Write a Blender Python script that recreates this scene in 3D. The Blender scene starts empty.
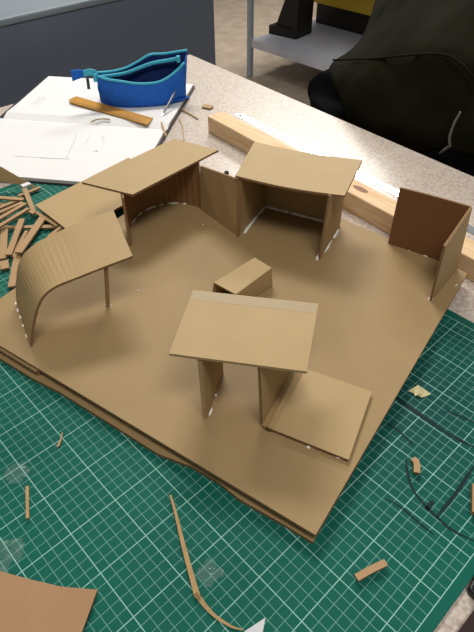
import bpy, bmesh, math, random
from mathutils import Vector, Matrix, noise
random.seed(7)
SC = bpy.context.scene
S = 0.01                                  # all coordinates below are centimetres; the cutting mat's top is z = 0

# ------------------------------------------------------------------ camera
F = 556.47; CX, CY = 237.0, 316.0
R0 = Vector((0.68794857, 0.72570972, -0.00849473))
R1 = Vector((0.48961708, -0.47271691, -0.73267581))
R2 = Vector((-0.53572556, 0.49988411, -0.68052480))
EYE = Vector((23.71109, -10.13075, 50.44229))
cd = bpy.data.cameras.new('camera'); cam = bpy.data.objects.new('camera', cd)
SC.collection.objects.link(cam)
cam.matrix_world = Matrix(((R0[0], -R1[0], -R2[0], EYE[0]*S), (R0[1], -R1[1], -R2[1], EYE[1]*S),
                           (R0[2], -R1[2], -R2[2], EYE[2]*S), (0, 0, 0, 1)))
cd.sensor_fit = 'VERTICAL'; cd.sensor_height = 24.0; cd.lens = F/632*24.0
cd.clip_start = 0.01; cd.clip_end = 100
SC.camera = cam

# ------------------------------------------------------------------ world, lights, exposure
w = bpy.data.worlds.new('world'); SC.world = w; w.use_nodes = True
w.node_tree.nodes['Background'].inputs[0].default_value = (1.0, 0.975, 0.94, 1)
w.node_tree.nodes['Background'].inputs[1].default_value = 0.20
def area(name, loc, aim, sx, sy, power, col):
    l = bpy.data.lights.new(name, 'AREA'); l.shape = 'RECTANGLE'; l.size = sx*S; l.size_y = sy*S
    l.energy = power; l.color = col
    o = bpy.data.objects.new(name, l); SC.collection.objects.link(o)
    o.location = Vector(loc)*S
    o.rotation_euler = (Vector(aim)-Vector(loc)).to_track_quat('-Z', 'Y').to_euler()
    return o
area('ceiling_lamp_far', (-145, 118, 190), (-20, 30, 0), 90, 40, 40, (1.0, 0.965, 0.90))
area('ceiling_lamp_near', (60, -12, 195), (-15, 28, 0), 90, 40, 22, (1.0, 0.965, 0.90))
area('added_back_fill', (-230, 330, 190), (-200, 300, -79), 150, 60, 95, (1.0, 0.965, 0.90))  # unseen fill light, added to brighten the floor and workbench behind
SC.view_settings.view_transform = 'Standard'; SC.view_settings.look = 'None'
SC.view_settings.exposure = 0.0; SC.view_settings.gamma = 1.0
SC.view_settings.use_curve_mapping = False

# ------------------------------------------------------------------ survey helpers
OB = Vector((11.38, 10.74, 0)); AX = Vector((-.975, -.222, 0)); BX = Vector((-.222, .975, 0)); ZT = 1.8
def B(a, b, h=0.0):                       # a point on (or h above) the model's baseboard
    return OB + AX*a + BX*b + Vector((0, 0, ZT+h))
def ray(x, y): return (R0*((x-CX)/F) + R1*((y-CY)/F) + R2)
def at(x, y, z=0.0):                      # the point at height z seen at (x, y)
    d = ray(x, y); return EYE + d*((z-EYE.z)/d.z)
def aty(x, y, Y):                         # the point on the upright plane y = Y
    d = ray(x, y); return EYE + d*((Y-EYE.y)/d.y)
def atp(x, y, P, N):
    d = ray(x, y); return EYE + d*((P-EYE).dot(N)/d.dot(N))

# ------------------------------------------------------------------ object helpers
def link(name, bm, mats, parent=None, smooth=False, label=None):
    me = bpy.data.meshes.new(name)
    bmesh.ops.recalc_face_normals(bm, faces=bm.faces[:])
    for v in bm.verts: v.co = v.co*S
    if parent is not None:
        inv = Vector(parent['_o']) if '_o' in parent else Vector((0, 0, 0))
    bm.to_mesh(me); bm.free()
    for m in (mats if isinstance(mats, (list, tuple)) else [mats]): me.materials.append(m)
    if smooth:
        for f in me.polygons: f.use_smooth = True
    o = bpy.data.objects.new(name, me); SC.collection.objects.link(o)
    if parent is not None: o.parent = parent
    if label: o['label'] = label
    return o
def tag(o, label, cat, group=None, kind=None):
    o['label'] = label
    if cat: o['category'] = cat
    if group: o['group'] = group
    if kind: o['kind'] = kind
    return o
def empty(name, loc=(0, 0, 0)):
    # an Empty at the thing's base; children keep world coordinates
    o = bpy.data.objects.new(name, None); SC.collection.objects.link(o)
    o.location = Vector(loc)*S; o.empty_display_size = .02
    return o
def adopt(root, *kids):
    for k in kids:
        k.parent = root; k.matrix_parent_inverse = Matrix.Translation(root.location).inverted()
def quadf(bm, vs, mi=0, uv=None):
    try: f = bm.faces.new(vs)
    except ValueError: return None
    f.material_index = mi
    if uv is not None:
        L = bm.loops.layers.uv.verify()
        for l, c in zip(f.loops, uv): l[L].uv = c
    return f
def slab(bm, pts, t, edge=1, nrm=None):
    """a flat sheet: polygon pts is its upper face, t its thickness"""
    pts = [Vector(p) for p in pts]
    n = nrm
    if n is None:
        n = Vector((0, 0, 0))
        for i in range(1, len(pts)-1): n += (pts[i]-pts[0]).cross(pts[i+1]-pts[0])
        n.normalize()
        if n.z < 0: n = -n
    top = [bm.verts.new(p) for p in pts]; bot = [bm.verts.new(p-n*t) for p in pts]
    quadf(bm, top, 0); quadf(bm, bot[::-1], 0)
    u = 0
    for i in range(len(pts)):
        j = (i+1) % len(pts); L = (pts[j]-pts[i]).length
        quadf(bm, [top[i], bot[i], bot[j], top[j]], edge, [(u, 1), (u, 0), (u+L, 0), (u+L, 1)])
        u += L
def ribbon(bm, P, Q, t, edge=1, side=1):
    """a bent sheet between polylines P and Q with thickness t to one side"""
    n = len(P); P = [Vector(p) for p in P]; Q = [Vector(q) for q in Q]
    N = []
    for i in range(n):
        a = max(i-1, 0); b = min(i+1, n-1)
        tg = (P[b]-P[a]).normalized()+(Q[b]-Q[a]).normalized()
        c = Q[i]-P[i]
        k = tg.cross(c); k.normalize(); N.append(k*t*side)
    vp = [bm.verts.new(x) for x in P]; vq = [bm.verts.new(x) for x in Q]
    wp = [bm.verts.new(x-N[i]) for i, x in enumerate(P)]; wq = [bm.verts.new(x-N[i]) for i, x in enumerate(Q)]
    u = 0
    for i in range(n-1):
        L = (P[i+1]-P[i]).length
        quadf(bm, [vp[i], vp[i+1], vq[i+1], vq[i]]); quadf(bm, [wp[i+1], wp[i], wq[i], wq[i+1]])
        quadf(bm, [vp[i+1], vp[i], wp[i], wp[i+1]], edge, [(u+L, 1), (u, 1), (u, 0), (u+L, 0)])
        quadf(bm, [vq[i], vq[i+1], wq[i+1], wq[i]], edge, [(u, 1), (u+L, 1), (u+L, 0), (u, 0)])
        u += L
    for i in (0, n-1):
        L = (P[i]-Q[i]).length
        quadf(bm, [vp[i], vq[i], wq[i], wp[i]], edge, [(0, 1), (L, 1), (L, 0), (0, 0)])
def tube(bm, pts, r, seg=8, cap=True, flat=1.0):
    pts = [Vector(p) for p in pts]; rings = []
    for i, p in enumerate(pts):
        d = (pts[min(i+1, len(pts)-1)]-pts[max(i-1, 0)]).normalized()
        up = Vector((0, 0, 1)) if abs(d.z) < .9 else Vector((1, 0, 0))
        x = d.cross(up).normalized(); y = x.cross(d)
        rr = r[i] if isinstance(r, (list, tuple)) else r
        rings.append([bm.verts.new(p+x*rr*math.cos(2*math.pi*k/seg)+y*rr*flat*math.sin(2*math.pi*k/seg)) for k in range(seg)])
    for a, b in zip(rings, rings[1:]):
        for k in range(seg): quadf(bm, [a[k], a[(k+1) % seg], b[(k+1) % seg], b[k]])
    if cap: quadf(bm, rings[0][::-1]); quadf(bm, rings[-1])
def box(bm, lo, hi, mi=0):
    x0, y0, z0 = lo; x1, y1, z1 = hi
    v = [bm.verts.new(c) for c in ((x0,y0,z0),(x1,y0,z0),(x1,y1,z0),(x0,y1,z0),(x0,y0,z1),(x1,y0,z1),(x1,y1,z1),(x0,y1,z1))]
    for f in ((0,3,2,1),(4,5,6,7),(0,1,5,4),(1,2,6,5),(2,3,7,6),(3,0,4,7)): quadf(bm, [v[i] for i in f], mi)
def bevel(o, wd, seg=2):
    m = o.modifiers.new('bevel', 'BEVEL'); m.width = wd*S; m.segments = seg; m.limit_method = 'ANGLE'
    return o
def NB(): return bmesh.new()
def catmull(P, n):
    P = [Vector(p) for p in P]; out = []
    Q = [P[0]*2-P[1]]+P+[P[-1]*2-P[-2]]
    for i in range(1, len(Q)-2):
        for k in range(n):
            t = k/n; a, b, c, d = Q[i-1:i+3]
            out.append(.5*((2*b)+(c-a)*t+(2*a-5*b+4*c-d)*t*t+(3*b-a-3*c+d)*t**3))
    out.append(P[-1]); return out

# ------------------------------------------------------------------ materials
def lin(c):
    return tuple(((x/255)/12.92 if x/255 <= .04045 else ((x/255+.055)/1.055)**2.4) for x in c)+(1,)
def mat(name, col, rough=.7, spec=.3, metal=0, bump=0, bscale=300, var=0, vscale=20, stretch=(1, 1, 1), col2=None, sheen=0):
    m = bpy.data.materials.new(name); m.use_nodes = True
    N = m.node_tree.nodes; L = m.node_tree.links; b = N['Principled BSDF']
    c = col if len(col) == 4 else lin(col)
    b.inputs['Base Color'].default_value = c; b.inputs['Roughness'].default_value = rough
    b.inputs['Specular IOR Level'].default_value = spec; b.inputs['Metallic'].default_value = metal
    if sheen: b.inputs['Sheen Weight'].default_value = sheen
    tc = N.new('ShaderNodeTexCoord'); mp = N.new('ShaderNodeMapping'); mp.inputs['Scale'].default_value = stretch
    L.new(tc.outputs['Object'], mp.inputs[0])
    if var or col2:
        n = N.new('ShaderNodeTexNoise'); n.inputs['Scale'].default_value = vscale; n.inputs['Detail'].default_value = 5
        L.new(mp.outputs[0], n.inputs['Vector'])
        mx = N.new('ShaderNodeMix'); mx.data_type = 'RGBA'
        c2 = (lin(col2) if col2 else tuple(x*(1-var) for x in c[:3])+(1,))
        mx.inputs[6].default_value = c; mx.inputs[7].default_value = c2
        r = N.new('ShaderNodeValToRGB'); r.color_ramp.elements[0].position = .35; r.color_ramp.elements[1].position = .65
        L.new(n.outputs[0], r.inputs[0]); L.new(r.outputs[0], mx.inputs[0]); L.new(mx.outputs[2], b.inputs['Base Color'])
    if bump:
        n2 = N.new('ShaderNodeTexNoise'); n2.inputs['Scale'].default_value = bscale; n2.inputs['Detail'].default_value = 3
        L.new(mp.outputs[0], n2.inputs['Vector'])
        bp = N.new('ShaderNodeBump'); bp.inputs['Strength'].default_value = bump; bp.inputs['Distance'].default_value = .001
        L.new(n2.outputs[0], bp.inputs['Height']); L.new(bp.outputs[0], b.inputs['Normal'])
    return m
M = {}
def kraft(name, col, ang=None):
    """kraft liner: fine fibre speckle plus faint flute lines showing through as relief"""
    m = mat(name, col, .62, .3, var=.045, vscale=22)
    N = m.node_tree.nodes; L = m.node_tree.links; b = N['Principled BSDF']
    tc = N.new('ShaderNodeTexCoord'); mp = N.new('ShaderNodeMapping'); mp.inputs['Rotation'].default_value = (0, 0, ang or 0)
    L.new(tc.outputs['Object'], mp.inputs[0])
    wv = N.new('ShaderNodeTexWave'); wv.inputs['Scale'].default_value = 50; wv.inputs['Distortion'].default_value = .6
    L.new(mp.outputs[0], wv.inputs['Vector'])
    n = N.new('ShaderNodeTexNoise'); n.inputs['Scale'].default_value = 500; L.new(tc.outputs['Object'], n.inputs['Vector'])
    ad = N.new('ShaderNodeMath'); ad.operation = 'MULTIPLY_ADD'; ad.inputs[1].default_value = .5
    L.new(n.outputs[0], ad.inputs[0]); L.new(wv.outputs['Fac'], ad.inputs[2])
    bp = N.new('ShaderNodeBump'); bp.inputs['Strength'].default_value = .035; bp.inputs['Distance'].default_value = .001
    L.new(ad.outputs[0], bp.inputs['Height']); L.new(bp.outputs[0], b.inputs['Normal'])
    return m
M['kraft'] = kraft('kraft_cardboard', (171, 145, 103), .3)
M['board'] = kraft('baseboard_cardboard', (152, 127, 88), 0)
M['kraft_dark'] = kraft('dark_brown_cardboard', (136, 101, 66), 1.2)  # darker brown than the plain kraft, for the arc wall
M['kraft_pink'] = kraft('pinkish_cardboard', (168, 136, 98), .8)
def edge_mat():
    m = bpy.data.materials.new('corrugated_edge'); m.use_nodes = True
    N = m.node_tree.nodes; L = m.node_tree.links; b = N['Principled BSDF']; b.inputs['Roughness'].default_value = .9
    uv = N.new('ShaderNodeUVMap'); sp = N.new('ShaderNodeSeparateXYZ'); L.new(uv.outputs[0], sp.inputs[0])
    def mth(op, a, bb=None, c=None):
        n = N.new('ShaderNodeMath'); n.operation = op
        for i, x in enumerate((a, bb, c)):
            if x is None: continue
            if isinstance(x, (int, float)): n.inputs[i].default_value = x
            else: L.new(x, n.inputs[i])
        return n.outputs[0]
    zig = mth('MULTIPLY', mth('PINGPONG', sp.outputs[0], .35), 1/.35)
    d = mth('ABSOLUTE', mth('SUBTRACT', zig, sp.outputs[1]))
    hole = mth('MULTIPLY', mth('GREATER_THAN', d, .3), mth('LESS_THAN', mth('ABSOLUTE', mth('SUBTRACT', sp.outputs[1], .5)), .36))  # shade inside the hollow flutes, painted as a darker brown
    mx = N.new('ShaderNodeMix'); mx.data_type = 'RGBA'
    mx.inputs[6].default_value = lin((150, 118, 80)); mx.inputs[7].default_value = lin((96, 70, 44))
    L.new(hole, mx.inputs[0]); L.new(mx.outputs[2], b.inputs['Base Color'])
    return m
M['edge'] = edge_mat()
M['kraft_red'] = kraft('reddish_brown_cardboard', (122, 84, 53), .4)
M['kraft_flap'] = kraft('flap_cardboard', (160, 124, 90), 1.1)
M['glue'] = mat('white_glue', (235, 235, 230), .35, .5)
M['paper'] = mat('sketch_paper', (222, 221, 221), .8, .2, var=.02)
M['paper_edge'] = mat('page_block', (200, 195, 190), .9)
M['graphite'] = mat('graphite', (168, 166, 168), .7)
M['cover'] = mat('dark_cover', (45, 45, 52), .5)
M['blue'] = mat('blue_canvas', (36, 100, 196), .75, .2, bump=.4, bscale=900, var=.12, vscale=60)
M['blue_in'] = mat('navy_lining', (18, 42, 98), .85)
M['teal'] = mat('teal_zip_tape', (66, 172, 200), .6, bump=.3, bscale=1500)
M['grey_tab'] = mat('grey_tab', (60, 62, 70), .7)
M['ruler_wood'] = mat('boxwood', (190, 138, 52), .45, .4, var=.15, vscale=30, stretch=(1, 1, 1))
M['ink'] = mat('ink', (60, 45, 25), .6)
M['pine'] = mat('pine', (222, 196, 160), .6, .3, col2=(208, 170, 122), vscale=14, stretch=(.5, 9, 9), bump=.1, bscale=60)
M['pine_end'] = mat('pine_end', (206, 166, 118), .8, var=.2, vscale=120)
M['knot'] = mat('pine_knot', (140, 98, 74), .6, var=.2, vscale=120)
M['steel'] = mat('brushed_steel', (214, 216, 222), .2, .6, metal=.9)
M['knife'] = mat('grey_knife_metal', (130, 132, 140), .4, .5, metal=.3)
M['wood_strip'] = mat('thin_wood_strip', (172, 142, 98), .7, var=.15, vscale=100)
M['olive'] = mat('olive_paper_curl', (140, 130, 70), .7)
M['tape'] = mat('clear_tape', (220, 225, 225), .12, .8)
for mm in ('tape',):
    b = M[mm].node_tree.nodes['Principled BSDF']; b.inputs['Alpha'].default_value = .075; b.inputs['Roughness'].default_value = .12
M['tape_flat'] = mat('flat_clear_tape', (200, 190, 165), .5, .3)
M['tape_flat'].node_tree.nodes['Principled BSDF'].inputs['Alpha'].default_value = .18
M['tape_shiny'] = mat('shiny_clear_tape', (235, 235, 235), .1, .9)
M['tape_shiny'].node_tree.nodes['Principled BSDF'].inputs['Alpha'].default_value = .25
M['cream'] = mat('cream_paper', (206, 196, 150), .8)
M['white'] = mat('white_paper', (215, 215, 220), .8)
M['marker'] = mat('black_marker', (8, 36, 40), .6, .2)
M['black'] = mat('black_plastic', (14, 13, 14), .45)
M['darkwood'] = mat('dark_brown_wood', (44, 26, 22), .5)
M['grey_in'] = mat('grey_board', (92, 90, 88), .8)
M['coat'] = mat('olive_waxed_cotton', (25, 25, 14), .92, .06, bump=.5, bscale=500, var=.25, vscale=18)
M['bag'] = mat('black_nylon', (5, 6, 7), .92, .05, bump=.4, bscale=300, var=.2, vscale=15)
M['zip'] = mat('zip_metal', (120, 112, 104), .4, .5, metal=.5)
M['cabinet'] = mat('blue_grey_paint', (104, 114, 130), .5, .4, var=.06, vscale=6)
M['cab_top'] = mat('pale_grey_laminate', (128, 138, 146), .4, .5, var=.08, vscale=5)
M['floor'] = mat('tan_floor', (170, 155, 138), .6, .3, col2=(152, 138, 122), vscale=9)
M['cart'] = mat('grey_steel_paint', (158, 168, 178), .5, .4, var=.12, vscale=12)
M['shelf'] = mat('worn_grey_shelf', (200, 202, 212), .35, .5, col2=(176, 178, 190), vscale=4)
M['iron'] = mat('black_iron', (26, 24, 22), .5, .4, bump=.3, bscale=80)
M['yellow'] = mat('yellow_paint', (196, 164, 50), .5)
def terrazzo():
    m = mat('speckled_laminate', (186, 172, 160), .33, .5)
    N = m.node_tree.nodes; L = m.node_tree.links; b = N['Principled BSDF']
    tc = N.new('ShaderNodeTexCoord')
    n1 = N.new('ShaderNodeTexNoise'); n1.inputs['Scale'].default_value = 230; n1.inputs['Detail'].default_value = 4
    n2 = N.new('ShaderNodeTexNoise'); n2.inputs['Scale'].default_value = 7; n2.inputs['Detail'].default_value = 4
    L.new(tc.outputs['Object'], n1.inputs[0]); L.new(tc.outputs['Object'], n2.inputs[0])
    r = N.new('ShaderNodeValToRGB'); e = r.color_ramp.elements
    e[0].position = .36; e[0].color = lin((170, 154, 144)); e[1].position = .62; e[1].color = lin((202, 190, 180))
    k = e.new(.5); k.color = lin((190, 179, 168))
    L.new(n1.outputs[0], r.inputs[0])
    mx = N.new('ShaderNodeMix'); mx.data_type = 'RGBA'; mx.blend_type = 'MULTIPLY'
    mx.inputs[7].default_value = (.90, .88, .86, 1)
    L.new(n2.outputs[0], mx.inputs[0]); L.new(r.outputs[0], mx.inputs[6]); L.new(mx.outputs[2], b.inputs['Base Color'])
    return m
M['table'] = terrazzo()
def matmat():
    m = mat('cutting_mat_green', (20, 96, 80), .6, .12)
    N = m.node_tree.nodes; L = m.node_tree.links; b = N['Principled BSDF']
    tc = N.new('ShaderNodeTexCoord'); sp = N.new('ShaderNodeSeparateXYZ'); L.new(tc.outputs['Object'], sp.inputs[0])
    def mth(op, a, bb=None, c=None):
        n = N.new('ShaderNodeMath'); n.operation = op
        for i, x in enumerate((a, bb, c)):
            if x is None: continue
            if isinstance(x, (int, float)): n.inputs[i].default_value = x
            else: L.new(x, n.inputs[i])
        return n.outputs[0]
    u = mth('MULTIPLY', sp.outputs[0], 100); v = mth('MULTIPLY', sp.outputs[1], 100)
    fine = mth('LESS_THAN', mth('MINIMUM', mth('PINGPONG', u, .5), mth('PINGPONG', v, .5)), .032)
    bold = mth('LESS_THAN', mth('MINIMUM', mth('PINGPONG', u, 2.5), mth('PINGPONG', v, 2.5)), .045)
    def band(x, a, wd): return mth('LESS_THAN', mth('ABSOLUTE', mth('SUBTRACT', x, a)), wd)
    inside = mth('MULTIPLY', mth('MULTIPLY', mth('LESS_THAN', u, 22.06), mth('GREATER_THAN', u, -68.06)),
                 mth('MULTIPLY', mth('LESS_THAN', v, 47.06), mth('GREATER_THAN', v, -12.06)))
    brd = mth('MAXIMUM', mth('MAXIMUM', band(u, 22, .045), band(u, -68, .045)), mth('MAXIMUM', band(v, 47, .045), band(v, -12, .045)))
    bb = mth('MULTIPLY', mth('MAXIMUM', bold, brd), inside); ff = mth('MULTIPLY', fine, inside)
    n = N.new('ShaderNodeTexNoise'); n.inputs['Scale'].default_value = 9; n.inputs['Detail'].default_value = 6
    L.new(tc.outputs['Object'], n.inputs[0])
    def mix(fac, a, c):
        x = N.new('ShaderNodeMix'); x.data_type = 'RGBA'
        for i, q in ((0, fac), (6, a), (7, c)):
            if isinstance(q, (tuple, float, int)): x.inputs[i].default_value = q
            else: L.new(q, x.inputs[i])
        return x.outputs[2]
    base = mix(n.outputs[0], lin((10, 82, 70)), lin((18, 96, 82)))
    # a smear of dark ink where the marks are
    mp = N.new('ShaderNodeVectorMath'); mp.operation = 'DISTANCE'; L.new(tc.outputs['Object'], mp.inputs[0]); mp.inputs[1].default_value = (.075, .33, 0)
    sm = N.new('ShaderNodeMapRange'); sm.inputs[1].default_value = .02; sm.inputs[2].default_value = .2; sm.inputs[3].default_value = .8; sm.inputs[4].default_value = 0
    L.new(mp.outputs['Value'], sm.inputs[0])
    base = mix(mth('MULTIPLY', sm.outputs[0], mth('GREATER_THAN', n.outputs[0], .35)), base, lin((14, 62, 60)))
    c1 = mix(mth('MULTIPLY', ff, .55), base, lin((128, 178, 166)))
    c2 = mix(mth('MULTIPLY', bb, .7), c1, lin((150, 198, 186)))
    L.new(c2, b.inputs['Base Color'])
    return m
M['mat'] = matmat()

# ================================================================== SETTING
bm = NB(); box(bm, (-900, -500, -92), (400, 900, -79)); floor = link('floor', bm, M['floor']); tag(floor, 'tan workshop floor far below the table', None, kind='structure')

M['wall'] = mat('off_white_wall', (196, 190, 180), .8, var=.04, vscale=2)
for nm, lo, hi in (('wall_back', (-900, 890, -79), (400, 900, 205)), ('wall_front', (-900, -500, -79), (400, -490, 205)),
                   ('wall_left', (-900, -490, -79), (-890, 890, 205)), ('wall_right', (390, -490, -79), (400, 890, 205))):
    bm = NB(); box(bm, lo, hi); tag(link(nm, bm, M['wall']), 'plain off-white workshop wall', None, kind='structure')

# ================================================================== WORK TABLE
table = empty('work_table', (0, 20, -79))
bm = NB(); slab(bm, [(-101.2, 90.1, -.3), (-105.5, 12, -.3), (-112, -80, -.3), (70, -90, -.3), (80, 77.5, -.3)], 3.0, 0)
tt = bevel(link('tabletop', bm, M['table']), .3)
legs = []
for x, y in ((-96, 82), (-100, -72), (60, -80), (70, 70)):
    bm = NB(); box(bm, (x-3, y-3, -79), (x+3, y+3, -3.3)); legs.append(bevel(link('leg', bm, M['cart']), .3))
adopt(table, tt, *legs)
tag(table, 'large work table with pale speckled laminate top under the green mat', 'table')

# ================================================================== CUTTING MAT
matr = empty('cutting_mat', (-22, 18, -.3))
bm = NB(); slab(bm, [(23, 48.3, 0), (-69.5, 48.3, 0), (-69.5, -13.2, 0), (23, -13.2, 0)], .3, 0)
mo = bevel(link('mat_sheet', bm, M['mat']), .06)
marks = []
def mark(pts, wd, z=.012):
    P = catmull([at(x, y, z) for x, y in pts], 8); bm = NB()
    Pl, Pr = [], []
    for i, q in enumerate(P):
        d = (P[min(i+1, len(P)-1)]-P[max(i-1, 0)]).normalized(); s = Vector((-d.y, d.x, 0))
        k = wd*(.35+.65*min(1, 6*min(i, len(P)-1-i)/len(P)))*(.85+.3*noise.noise(q*.8))
        Pl.append(q+s*k); Pr.append(q-s*k)
    ribbon(bm, Pl, Pr, .008, 0, 1); marks.append(link('marker_streak', bm, M['marker'], label='black marker streak'))
mark([(391, 392), (402, 402), (425, 418), (452, 436), (476, 448)], .24)
mark([(406, 457), (407, 470), (412, 488), (423, 503), (437, 517), (452, 530), (476, 542)], .17)
mark([(474, 466), (466, 478), (456, 493), (444, 508), (436, 518)], .2)
mark([(385, 498), (402, 508), (418, 522), (434, 535)], .12)
mark([(446, 411), (457, 415), (476, 423)], .13)
mark([(426, 510), (430, 505), (433, 501)], .3)
mark([(384, 421), (400, 432), (414, 446)], .14)
adopt(matr, mo, *marks)
tag(matr, 'green self-healing cutting mat with a white centimetre grid under the cardboard model', 'cutting mat')

# ================================================================== ARCHITECTURAL MODEL
model = empty('cardboard_model', tuple(B(25, 24, -ZT)))
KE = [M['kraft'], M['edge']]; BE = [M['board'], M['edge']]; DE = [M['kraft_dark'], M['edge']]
bm = NB()
slab(bm, [B(0, 0), B(50.4, 0), B(50.6, 22), B(50.4, 47.6), B(40, 48.2), B(22, 48.2), B(8, 46.6), B(0, 45.1)], .45)
slab(bm, [B(.1, -.1, -1.3), B(3, -.1, -1.3), B(8, -.25, -1.3), B(11, .15, -1.3), B(14, .1, -1.3), B(18, -.65, -1.3), B(25, -.55, -1.3), B(33, -.5, -1.3), B(37, -.8, -1.3), B(50.7, -.8, -1.3), B(50.7, 47, -1.3), B(21, 46.8, -1.3), B(.3, 44.4, -1.3)], .48)
slab(bm, [B(2.0, 1.7, -.46), B(20, 1.3, -.46), B(36.2, 1.2, -.46), B(36.8, -.3, -.46), B(50.2, -.3, -.46), B(50, 46, -.46), B(2, 43, -.46)], .83)
base = link('baseboard', bm, BE, label='layered flat brown cardboard base')
adopt(model, base)

def beads(parent, segs, r=.16):
    """short white glue dabs along a joint, one object each"""
    out = []
    for a, b in segs:
        bm = NB(); a = Vector(a); b = Vector(b); n = max(2, int((b-a).length/.5)); pts = []
        for i in range(n+1):
            pts.append(a.lerp(b, i/n)+Vector((random.uniform(-.05, .05), random.uniform(-.05, .05), .04)))
        tube(bm, pts, [r*(.5 if i in (0, n) else random.uniform(.8, 1.25)) for i in range(n+1)], 6, True, .8)
        out.append(link('glue_bead', bm, M['glue'], smooth=True, label='white glue line'))
    return out
def gb(pts, z=ZT): return [at(x, y, z) for x, y in pts]

# --- curved shelter (left)
w1 = Vector((7.7, 4.4)).normalized(); e1 = (-w1.y, w1.x)
near = catmull([Vector((d, h, 0)) for d, h in ((0, 0), (1.1, 3.2), (2.6, 6.1), (4.4, 7.35), (7.4, 7.8), (10.7, 8.2), (14, 8.5))], 5)
far = catmull([Vector((d, h, 0)) for d, h in ((0, 0), (.7, 2.8), (2.0, 6.1), (4.2, 7.8), (8.2, 8.9), (11.5, 9.4), (14.6, 9.75))], 5)
P = [B(39.9+e1[0]*q.x, 2.2+e1[1]*q.x, q.y) for q in near]; Q = [B(47.6+e1[0]*q.x, 6.6+e1[1]*q.x, q.y) for q in far]
bm = NB(); ribbon(bm, P, Q, .35, 1, -1)
cs = link('curved_shelter', bm, KE, label='cardboard sheet bent up into a wall and flat roof')
bm = NB(); lt = at(106, 268, ZT+7.75); tube(bm, [B(37.3, 12.6), B(37.3, 12.6).lerp(lt, .5), lt], .27, 8)
lg = link('post', bm, M['kraft'])
g = beads(None, [(B(48.0, 6.4), B(47.5, 6.05)), (B(46.9, 5.75), B(46.2, 5.3)), (B(45.5, 4.95), B(44.9, 4.6)), (B(43.9, 4.05), B(43.4, 3.8)), (B(42.1, 3.0), B(41.6, 2.75)), (B(37.7, 12.4), B(37.0, 12.9))])
adopt(model, cs); SUB = [(cs, [lg]+g)]

# --- arc wall shelter (back left)
pl = [B(a, b) for a, b in ((43.6, 24.4), (45.8, 26.4), (47.7, 28.9), (48.4, 32.2), (47.8, 35), (46.1, 37.1), (44, 38.2), (41.2, 38.5))]
pl = catmull(pl, 5); n = len(pl)
pl = [q+(B(38, 30)-q).normalized()*(.09 if i % 2 else -.0) for i, q in enumerate(pl)]
hs = [8.2+(8.1-8.2)*i/(n-1) for i in range(n)]
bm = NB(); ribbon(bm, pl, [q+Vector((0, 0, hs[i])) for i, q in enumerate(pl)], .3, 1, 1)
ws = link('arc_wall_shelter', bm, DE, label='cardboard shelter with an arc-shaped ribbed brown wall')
bm = NB(); slab(bm, [B(51.1, 23.9, 8.6), B(48.7, 41.9, 8.6), B(40.6, 43, 8.4), B(42.8, 25.4, 8.5)], .33)
rf = link('roof', bm, KE)
gl = gb([(130.5, 224), (136, 218), (143, 211.6), (149, 208.5), (156, 206), (164, 204), (172, 203), (179, 203.2), (186, 204), (199, 207.5)])
g = beads(None, [(gl[0], gl[1]), (gl[1].lerp(gl[2], .3), gl[2]), (gl[2].lerp(gl[3], .3), gl[4]), (gl[4].lerp(gl[5], .3), gl[5]), (gl[5].lerp(gl[6], .5), gl[7]), (gl[7].lerp(gl[8], .5), gl[8])], .2)
adopt(model, ws); SUB.append((ws, [rf]+g))

# --- box shelter with its side panel (back middle)
bm = NB()
L0 = B(31.6, 35.0); L1 = B(32.8, 44.9); K1 = B(20.3, 45.9); Rr = B(18.9, 36.6)
ribbon(bm, [L0, L1], [at(240.5, 180.5, ZT+9.3), L1+Vector((0, 0, 9.4))], .32, 1, 1)
ribbon(bm, [L1, K1], [L1+Vector((0, 0, 9.4)), K1+Vector((0, 0, 10))], .32, 1, 1)
ribbon(bm, [Rr, K1], [at(328.3, 195.5, ZT+10.2), K1+Vector((0, 0, 10))], .32, 1, -1)
bs = link('box_shelter', bm, KE, label='open-fronted cardboard box shelter')
bm = NB()
r00, r01 = at(235.3, 175.5, ZT+9.9), at(344.6, 195.5, ZT+10.45); r10, r11 = at(254.5, 141.5, ZT+9.9), at(362.3, 160, ZT+10.45)
f_, b_ = [], []
for i in range(9):
    t = i/8; sag = -.35*math.sin(math.pi*t)
    f_.append(r00.lerp(r01, t)+Vector((0, 0, sag))); b_.append(r10.lerp(r11, t)+Vector((0, 0, sag)))
ribbon(bm, f_, b_, .33, 1, 1)
rf3 = link('roof', bm, KE)
bm = NB(); pts = [L0+Vector((0, 0, 0)), L0.lerp(B(40.9, 38.1), .5), B(40.9, 38.1)]
tp = [at(241, 180.5, ZT+9.2), None, at(200, 166.2, ZT+7.9)]; tp[1] = tp[0].lerp(tp[2], .5)
ribbon(bm, pts, tp, .32, 1, -1)
pn = link('side_panel', bm, KE, label='upright plain cardboard panel')
gl = gb([(244, 233.5), (250, 225), (258, 215), (264.9, 206.5), (290, 213), (325.4, 222.1), (317, 260), (319, 254), (322.5, 249), (328, 240), (335, 229)])
g3 = beads(None, [(gl[0], gl[2]), (gl[2], gl[3]), (gl[3], gl[4]), (gl[4], gl[5]), (gl[6], gl[7]), (gl[7].lerp(gl[8], .4)+Vector((.5, 0, 0)), gl[9]+Vector((.4, .3, 0))), (gl[9].lerp(gl[10], .2)+Vector((.5, .3, 0)), gl[10]+Vector((.5, .3, 0)))], .26)
adopt(model, bs); SUB.append((bs, [rf3, pn]+g3))

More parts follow.
